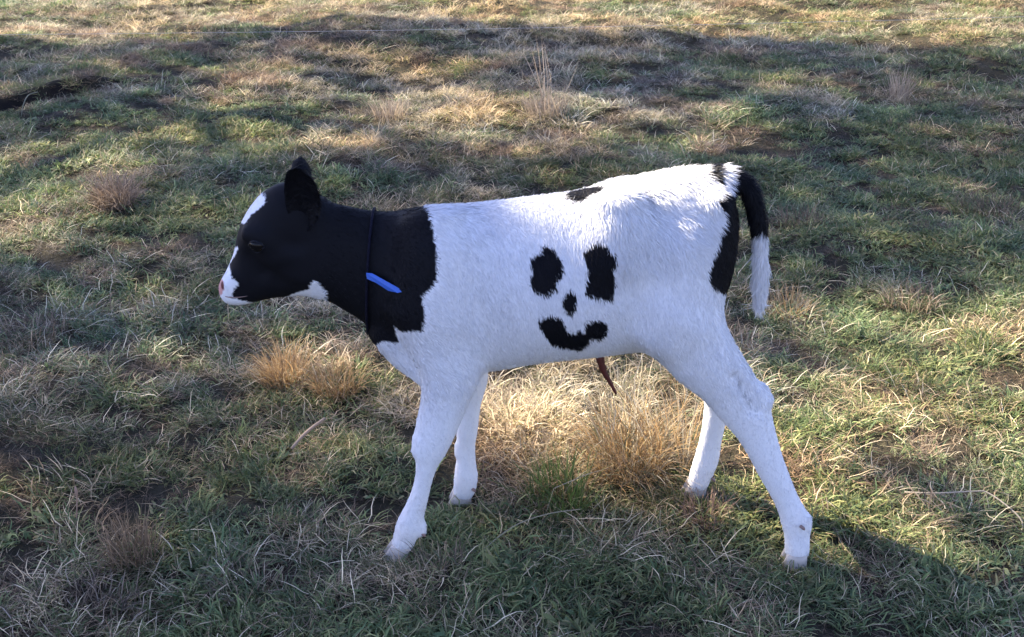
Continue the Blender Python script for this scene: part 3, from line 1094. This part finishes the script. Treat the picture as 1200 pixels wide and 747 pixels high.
# where things are drier or greener, spots as seen in the photograph: x, y, radius, dryness
DRY = [(680, 480, 130, .55), (560, 500, 90, .45), (380, 440, 110, .40), (730, 500, 70, .3), (640, 130, 120, .25), (300, 60, 200, .08), (1000, 10, 330, .36), (500, 5, 330, .34), (100, 5, 330, .24),
       (100, 400, 110, .22), (330, 500, 90, .25), (1000, 480, 140, -.12), (140, 220, 60, .25), (960, 390, 90, .0), (120, 690, 130, .02), (1050, 250, 170, -.40), (960, 180, 120, -.35),
       (850, 690, 170, -.30), (1080, 700, 120, -.35), (250, 560, 120, -.15), (350, 190, 110, -.1), (120, 290, 120, -.15), (560, 690, 120, -.05), (470, 80, 160, .10), (90, 185, 150, -.28), (330, 140, 110, -.18), (860, 90, 120, -.05)]


def half_w(y):
    return (y + CAM_D) * 0.50 + 0.45


pts = []
ys = np.arange(-0.95, 14, 0.05)
for y0 in ys:
    dens = 1150 if y0 < 0.6 else 1150 - (1150 - 430) * min(1, (y0 - 0.6) / 5.0)
    if y0 > 8:
        dens = 200
    hw = half_w(y0)
    n = int(dens * 2 * hw * 0.05)
    pts.append(np.stack([RNG.uniform(-hw, hw, n), y0 + RNG.random(n) * .05], 1))
    n = int(0.3 * dens * 2 * 0.05 * 1.5)
    sd_ = RNG.choice([-1, 1], n)
    pts.append(np.stack([sd_ * (hw + RNG.random(n) * 1.5), y0 + RNG.random(n) * .05], 1))
for p in FEET:
    for _ in range(16):
        a = random.uniform(math.pi, 2 * math.pi)
        r = random.uniform(.035, .085)
        pts.append(np.array([[p[0] + r * 1.2 * math.cos(a), p[1] + r * math.sin(a)]]))
G = np.vstack(pts)
gxx, gyy = G.T
ok = np.ones(len(G), bool)
for p, r, d in BARE_G:
    ok &= ((gxx - p[0]) ** 2 + (gyy - p[1]) ** 2) > (r * RNG.uniform(.3, .95, len(G))) ** 2
_d, _k = bank(gxx, gyy)
ok &= ~((_k > .4) & (RNG.random(len(G)) < .2 + .9 * vnoise(gxx, gyy, .11, 63)) & (np.abs(_d + .01) < RNG.uniform(-.06, .06, len(G))))
# small gaps where thatch and soil show
gap = vnoise(gxx, gyy, 0.10, 31) + 0.5 * vnoise(gxx, gyy, 0.045, 33) + 0.35 * vnoise(gxx, gyy, 0.3, 32) < 0.755
ok &= ~(gap & (RNG.random(len(G)) < .45))
gap = gap[ok]
G = G[ok]
gxx, gyy = G.T
gz = height(gxx, gyy)
ppx, ppy = project(np.stack([gxx, gyy, gz], 1))
dry = (vnoise(gxx, gyy, 0.5, 41) - .5) * .7 + (vnoise(gxx, gyy, 0.16, 42) - .5) * .9 + 0.17
for a, b_, r, wv in DRY:
    dry += wv * np.exp(-(((ppx - a) / r) ** 2 + ((ppy - b_) / (r * .7)) ** 2))
brownish = vnoise(gxx, gyy, 0.35, 43) * .6 + vnoise(gxx, gyy, 0.12, 44) * .6
u = RNG.random(len(G)) * .35 + dry
var = np.zeros(len(G), np.int32)
def choose(mask, lst):
    var[mask] = RNG.choice(lst, mask.sum())
choose(u < 10, KM)
choose(u < .42, KG)
choose((u < .36) & (RNG.random(len(G)) < .35), KL)
choose(u > .82, KS)
choose((u > .55) & (brownish > .74), KB)
choose(gap, KB)
scl = RNG.uniform(.7, 1.25, len(G)) * (.55 + .5 * vnoise(gxx, gyy, 0.28, 45) + .5 * vnoise(gxx, gyy, 0.10, 48)) * np.where(gyy > 2, 0.95, 0.9)
scl[gap] *= .6
for p in FEET:
    scl *= 1 - 0.2 * np.exp(-((gxx - p[0]) ** 2 + (gyy - p[1] + 0.05) ** 2) / 0.07 ** 2)
sc3 = np.stack([scl, scl, scl * RNG.uniform(.5, .95, len(G)) * (0.75 + .35 * dry)], 1)
rot = np.stack([RNG.normal(0, .18, len(G)), RNG.normal(0, .18, len(G)), RNG.uniform(0, 6.28, len(G))], 1)
hv = vnoise(gxx, gyy, 0.4, 46)
bv = RNG.uniform(.7, 1.35, len(G)) * 1.5 * (.6 + .5 * vnoise(gxx, gyy, 0.18, 47) + .3 * vnoise(gxx, gyy, 0.07, 49))
bv[gap] *= .55
tint = np.stack([bv * (.9 + .25 * hv), bv, bv * (1.1 - .3 * hv)], 1)

gm = bpy.data.meshes.new('pasture_grass')
gm.vertices.add(len(G))
gm.vertices.foreach_set('co', np.stack([gxx, gyy, gz], 1).astype(np.float32).ravel())
def attr(nm, typ, data, key):
    a = gm.attributes.new(nm, typ, 'POINT')
    a.data.foreach_set(key, np.ascontiguousarray(data).ravel())
attr('variant', 'INT', var, 'value')
attr('turn', 'FLOAT_VECTOR', rot.astype(np.float32), 'vector')
attr('size', 'FLOAT_VECTOR', sc3.astype(np.float32), 'vector')
attr('tint', 'FLOAT_VECTOR', tint.astype(np.float32), 'vector')
grass = link('pasture_grass', gm, M_blade_inst)
tag(grass, 'short green and straw coloured pasture grass covering the field', 'grass', kind='stuff')
ng = bpy.data.node_groups.new('scatter_grass', 'GeometryNodeTree')
ng.interface.new_socket('Geometry', in_out='INPUT', socket_type='NodeSocketGeometry')
ng.interface.new_socket('Geometry', in_out='OUTPUT', socket_type='NodeSocketGeometry')
gi, go = ng.nodes.new('NodeGroupInput'), ng.nodes.new('NodeGroupOutput')
ci = ng.nodes.new('GeometryNodeCollectionInfo')
ci.inputs['Collection'].default_value = source
ci.inputs['Separate Children'].default_value = True
ci.inputs['Reset Children'].default_value = True
iop = ng.nodes.new('GeometryNodeInstanceOnPoints')
iop.inputs['Pick Instance'].default_value = True
def named(nm, typ):
    n = ng.nodes.new('GeometryNodeInputNamedAttribute')
    n.data_type = typ
    n.inputs['Name'].default_value = nm
    return n.outputs['Attribute']
ng.links.new(gi.outputs[0], iop.inputs['Points'])
ng.links.new(ci.outputs[0], iop.inputs['Instance'])
ng.links.new(named('variant', 'INT'), iop.inputs['Instance Index'])
e2r = ng.nodes.new('FunctionNodeEulerToRotation')
ng.links.new(named('turn', 'FLOAT_VECTOR'), e2r.inputs[0])
ng.links.new(e2r.outputs[0], iop.inputs['Rotation'])
ng.links.new(named('size', 'FLOAT_VECTOR'), iop.inputs['Scale'])
ng.links.new(iop.outputs[0], go.inputs[0])
md = grass.modifiers.new('scatter', 'NODES')
md.node_group = ng

# ------------------------------------------------------------------ single tufts one can point to
def tuft(px, py, rad, hmin, hmax, n, cols, label, lean=.25, droop=.8, w=(.0012, .0026), extra=None, var_=.3):
    g = on_ground(px, py)
    z0 = float(height(g[0], g[1]))
    parts = [blades(n, rad, hmin, hmax, w[0], w[1], lean, droop, cols, var_, radial=.8)]
    if extra:
        parts.append(extra)
    Vs, Qs, Ts, Cs, o = [], [], [], [], 0
    for V, Q, T, C in parts:
        Vs.append(V); Qs.append(Q + o); Ts.append(T + o); Cs.append(C); o += len(V)
    ob = link('grass_tuft', mesh_from('grass_tuft', np.vstack(Vs), np.vstack(Qs), np.vstack(Ts), np.vstack(Cs)), M_blade, None, (g[0], g[1], z0))
    return tag(ob, label, 'grass tuft', 'dry tufts standing in the pasture')


FAWN = [(.42, .33, .23), (.36, .28, .20), (.50, .41, .30), (.28, .22, .16)]
tuft(640, 136, .10, .08, .22, 330, FAWN, 'pale fawn tuft with tall spiky stems in the middle of the upper field', .35, .5,
     extra=blades(16, .05, .30, .46, .003, .005, .22, .25, FAWN))
tuft(1053, 112, .06, .10, .24, 160, FAWN, 'narrow fawn tuft standing upright in the dark shade at upper right', .2, .35, (.0015, .003))
tuft(137, 243, .075, .05, .20, 1000, [(.30, .22, .15), (.38, .29, .20), (.20, .145, .10)], 'dense brown bushy tuft at the left, level with the calf\'s ear', .35, 1.4, (.0015, .0032))
tuft(458, 132, .09, .07, .17, 280, FAWN, 'small sandy tuft above the calf\'s neck, left of the spiky tuft', .35, .7)
tuft(335, 447, .060, .06, .15, 480, RUST, 'rusty orange tuft below the calf\'s chin, left one of the close pair', .35, .9, (.0012, .0024))
tuft(396, 459, .058, .05, .125, 440, RUST, 'rusty orange tuft below the calf\'s throat, right one of the close pair', .45, .9, (.0012, .0024))
tuft(735, 545, .09, .08, .26, 900, RUST + RUST + RUST + STRAW + OLIVE, 'big rust and straw tuft under the calf\'s belly below the navel cord', .4, 1.5, (.0014, .0026),
     extra=blades(30, .07, .26, .42, .0015, .003, .45, 1.0, STRAW))
tuft(792, 545, .06, .16, .30, 130, STRAW + RUST, 'tall straw stems bunched beside the calf\'s far hind leg', .2, .8, (.0014, .0026))
tuft(640, 560, .12, .05, .14, 420, STRAW + RUST, 'yellow straw tuft in the sun between the calf\'s legs, behind the green blades', .6, .9)
tuft(655, 590, .07, .07, .16, 200, [(.10, .15, .04), (.14, .18, .06), (.08, .12, .035)], 'fresh green clump of upright blades under the middle of the belly', .35, .6, (.002, .004))
tuft(590, 500, .11, .06, .15, 300, STRAW + FAWN, 'bleached straw tuft just right of the calf\'s far foreleg', .7, .8)
tuft(1065, 352, .09, .04, .10, 340, BROWN + BROWN + FAWN, 'grey brown tuft at the edge of the shade right of the white tail tip', .5, .8)
tuft(1160, 245, .12, .06, .15, 300, BROWN, 'dark brown tuft in the shade near the right edge of the field', .5, .8)
tuft(925, 360, .07, .06, .13, 240, RUST + STRAW, 'tawny tuft just right of the white tail tip', .5, .7)
tuft(155, 655, .05, .06, .14, 240, [(.20, .145, .09), (.14, .10, .065), (.26, .19, .12)], 'dark brown brush like tuft in the left foreground', .35, .5)
tuft(90, 735, .13, .035, .09, 420, BROWN + BROWN + FAWN, 'wide dead brown tuft at the bottom left corner', .6, .8)
tuft(285, 690, .06, .035, .08, 180, BROWN + STRAW, 'small withered tuft in the foreground left of the near forefoot', .5, .8)
tuft(825, 608, .05, .04, .09, 180, [(.30, .19, .13), (.22, .15, .11)], 'low reddish brown tuft between the calf\'s hind feet', .5, .7)
tuft(940, 262, .09, .05, .12, 260, BROWN, 'faded brown tuft in the shade right of the black part of the tail', .5, .8)
tuft(30, 395, .12, .04, .10, 320, BROWN + BROWN + FAWN, 'greyish dead tuft at the left edge, level with the calf\'s chin', .5, .9)
tuft(520, 690, .10, .04, .10, 220, BROWN + OLIVE, 'thin tangled tuft right of the near forefoot', .6, .9)

# loose stems and blades
def stem(name, label, cat, pts, rad, col, up=()):
    P = np.array(pts, float)
    base = P[0].copy()
    v, q, t_ = tube(catmull(P - base, 4), rad, 6)
    o = link(name, mesh_from(name, v, q, t_, np.tile(col, (len(v), 1)), True), M_blade, None, base)
    return tag(o, label, cat)


def gp(px, py, lift):
    g = on_ground(px, py, lift)
    return g


stem('dead_stem', 'long pale bent stem lying over the grass at the right edge', 'stem',
     [gp(1060, 577, .03), gp(1100, 578, .05), gp(1140, 576, .06), (gp(1156, 577, .06)), gp(1180, 593, .05), gp(1198, 612, .03), gp(1194, 632, .0)], .0018, (.50, .43, .33))
stem('seed_stalk', 'upright stalk with a forked pale head beside the dark bare hole', 'stem',
     [at(89, 622, on_ground(89, 622)[1]), at(90, 600, on_ground(89, 622)[1]), at(90, 582, on_ground(89, 622)[1]), at(88, 570, on_ground(89, 622)[1])], [.0016] * 9 + [.0035, .004, .003, .001], (.42, .30, .22))
stem('arched_stem', 'curved pale stem arching over the dark hollow at the upper left', 'stem',
     [gp(25, 137, 0), gp(27, 124, .05), gp(33, 112, .08), gp(44, 108, .08)], .0028, (.22, .22, .15))
stem('straw_leaf', 'flat bleached straw leaf lying left of the near foreleg', 'leaf',
     [gp(342, 526, .015), gp(352, 514, .03), gp(365, 502, .035), gp(380, 491, .03)], .0045, (.45, .34, .24))
stem('fallen_straw', 'long straw lying slantwise in the shade right of the near forefoot', 'stem',
     [gp(560, 650, .02), gp(600, 618, .05), gp(640, 603, .07), gp(680, 597, .06)], .0012, (.36, .32, .22))
stem('pale_sprout', 'short pale stalk standing under the calf\'s throat', 'stem',
     [at(408, 386, .12), at(408.5, 380, .12), at(409, 374, .12)], .004, (.6, .55, .45)) if False else None

# ------------------------------------------------------------------ electric fence strand across the back
fence = bpy.data.objects.new('electric_fence', None)
COL.objects.link(fence)
tag(fence, 'thin pale electric fence wire strung across the back of the field', 'fence')
pl, pr = at(-260, 42, 4.3), at(1460, 12, 4.3)
fence.location = (pl[0], pl[1], 0)
o0 = np.array([pl[0], pl[1], 0])
ts = np.linspace(0, 1, 25)
wp = np.array([pl + (pr - pl) * t - np.array([0, 0, .03 * 4 * t * (1 - t)]) for t in ts]) - o0
M_wire = plain_mat('fence_wire', (.42, .42, .41), .4, .5)
M_post = plain_mat('fence_post', (.45, .44, .40), .6, .3, .2, 40)
link('wire', mesh_from('wire', *tube(wp, .0009, 6), None, True), M_wire, fence)
for p in (pl, pr):
    zz = float(height(p[0], p[1]))
    v, q, t_ = tube(np.array([[p[0], p[1] + .012, zz - .1], [p[0], p[1] + .012, p[2] * .5], [p[0], p[1] + .012, p[2] + .08]]) - o0, [.010, .009, .008], 10)
    link('post', mesh_from('post', v, q, t_, None, True), M_post, fence)
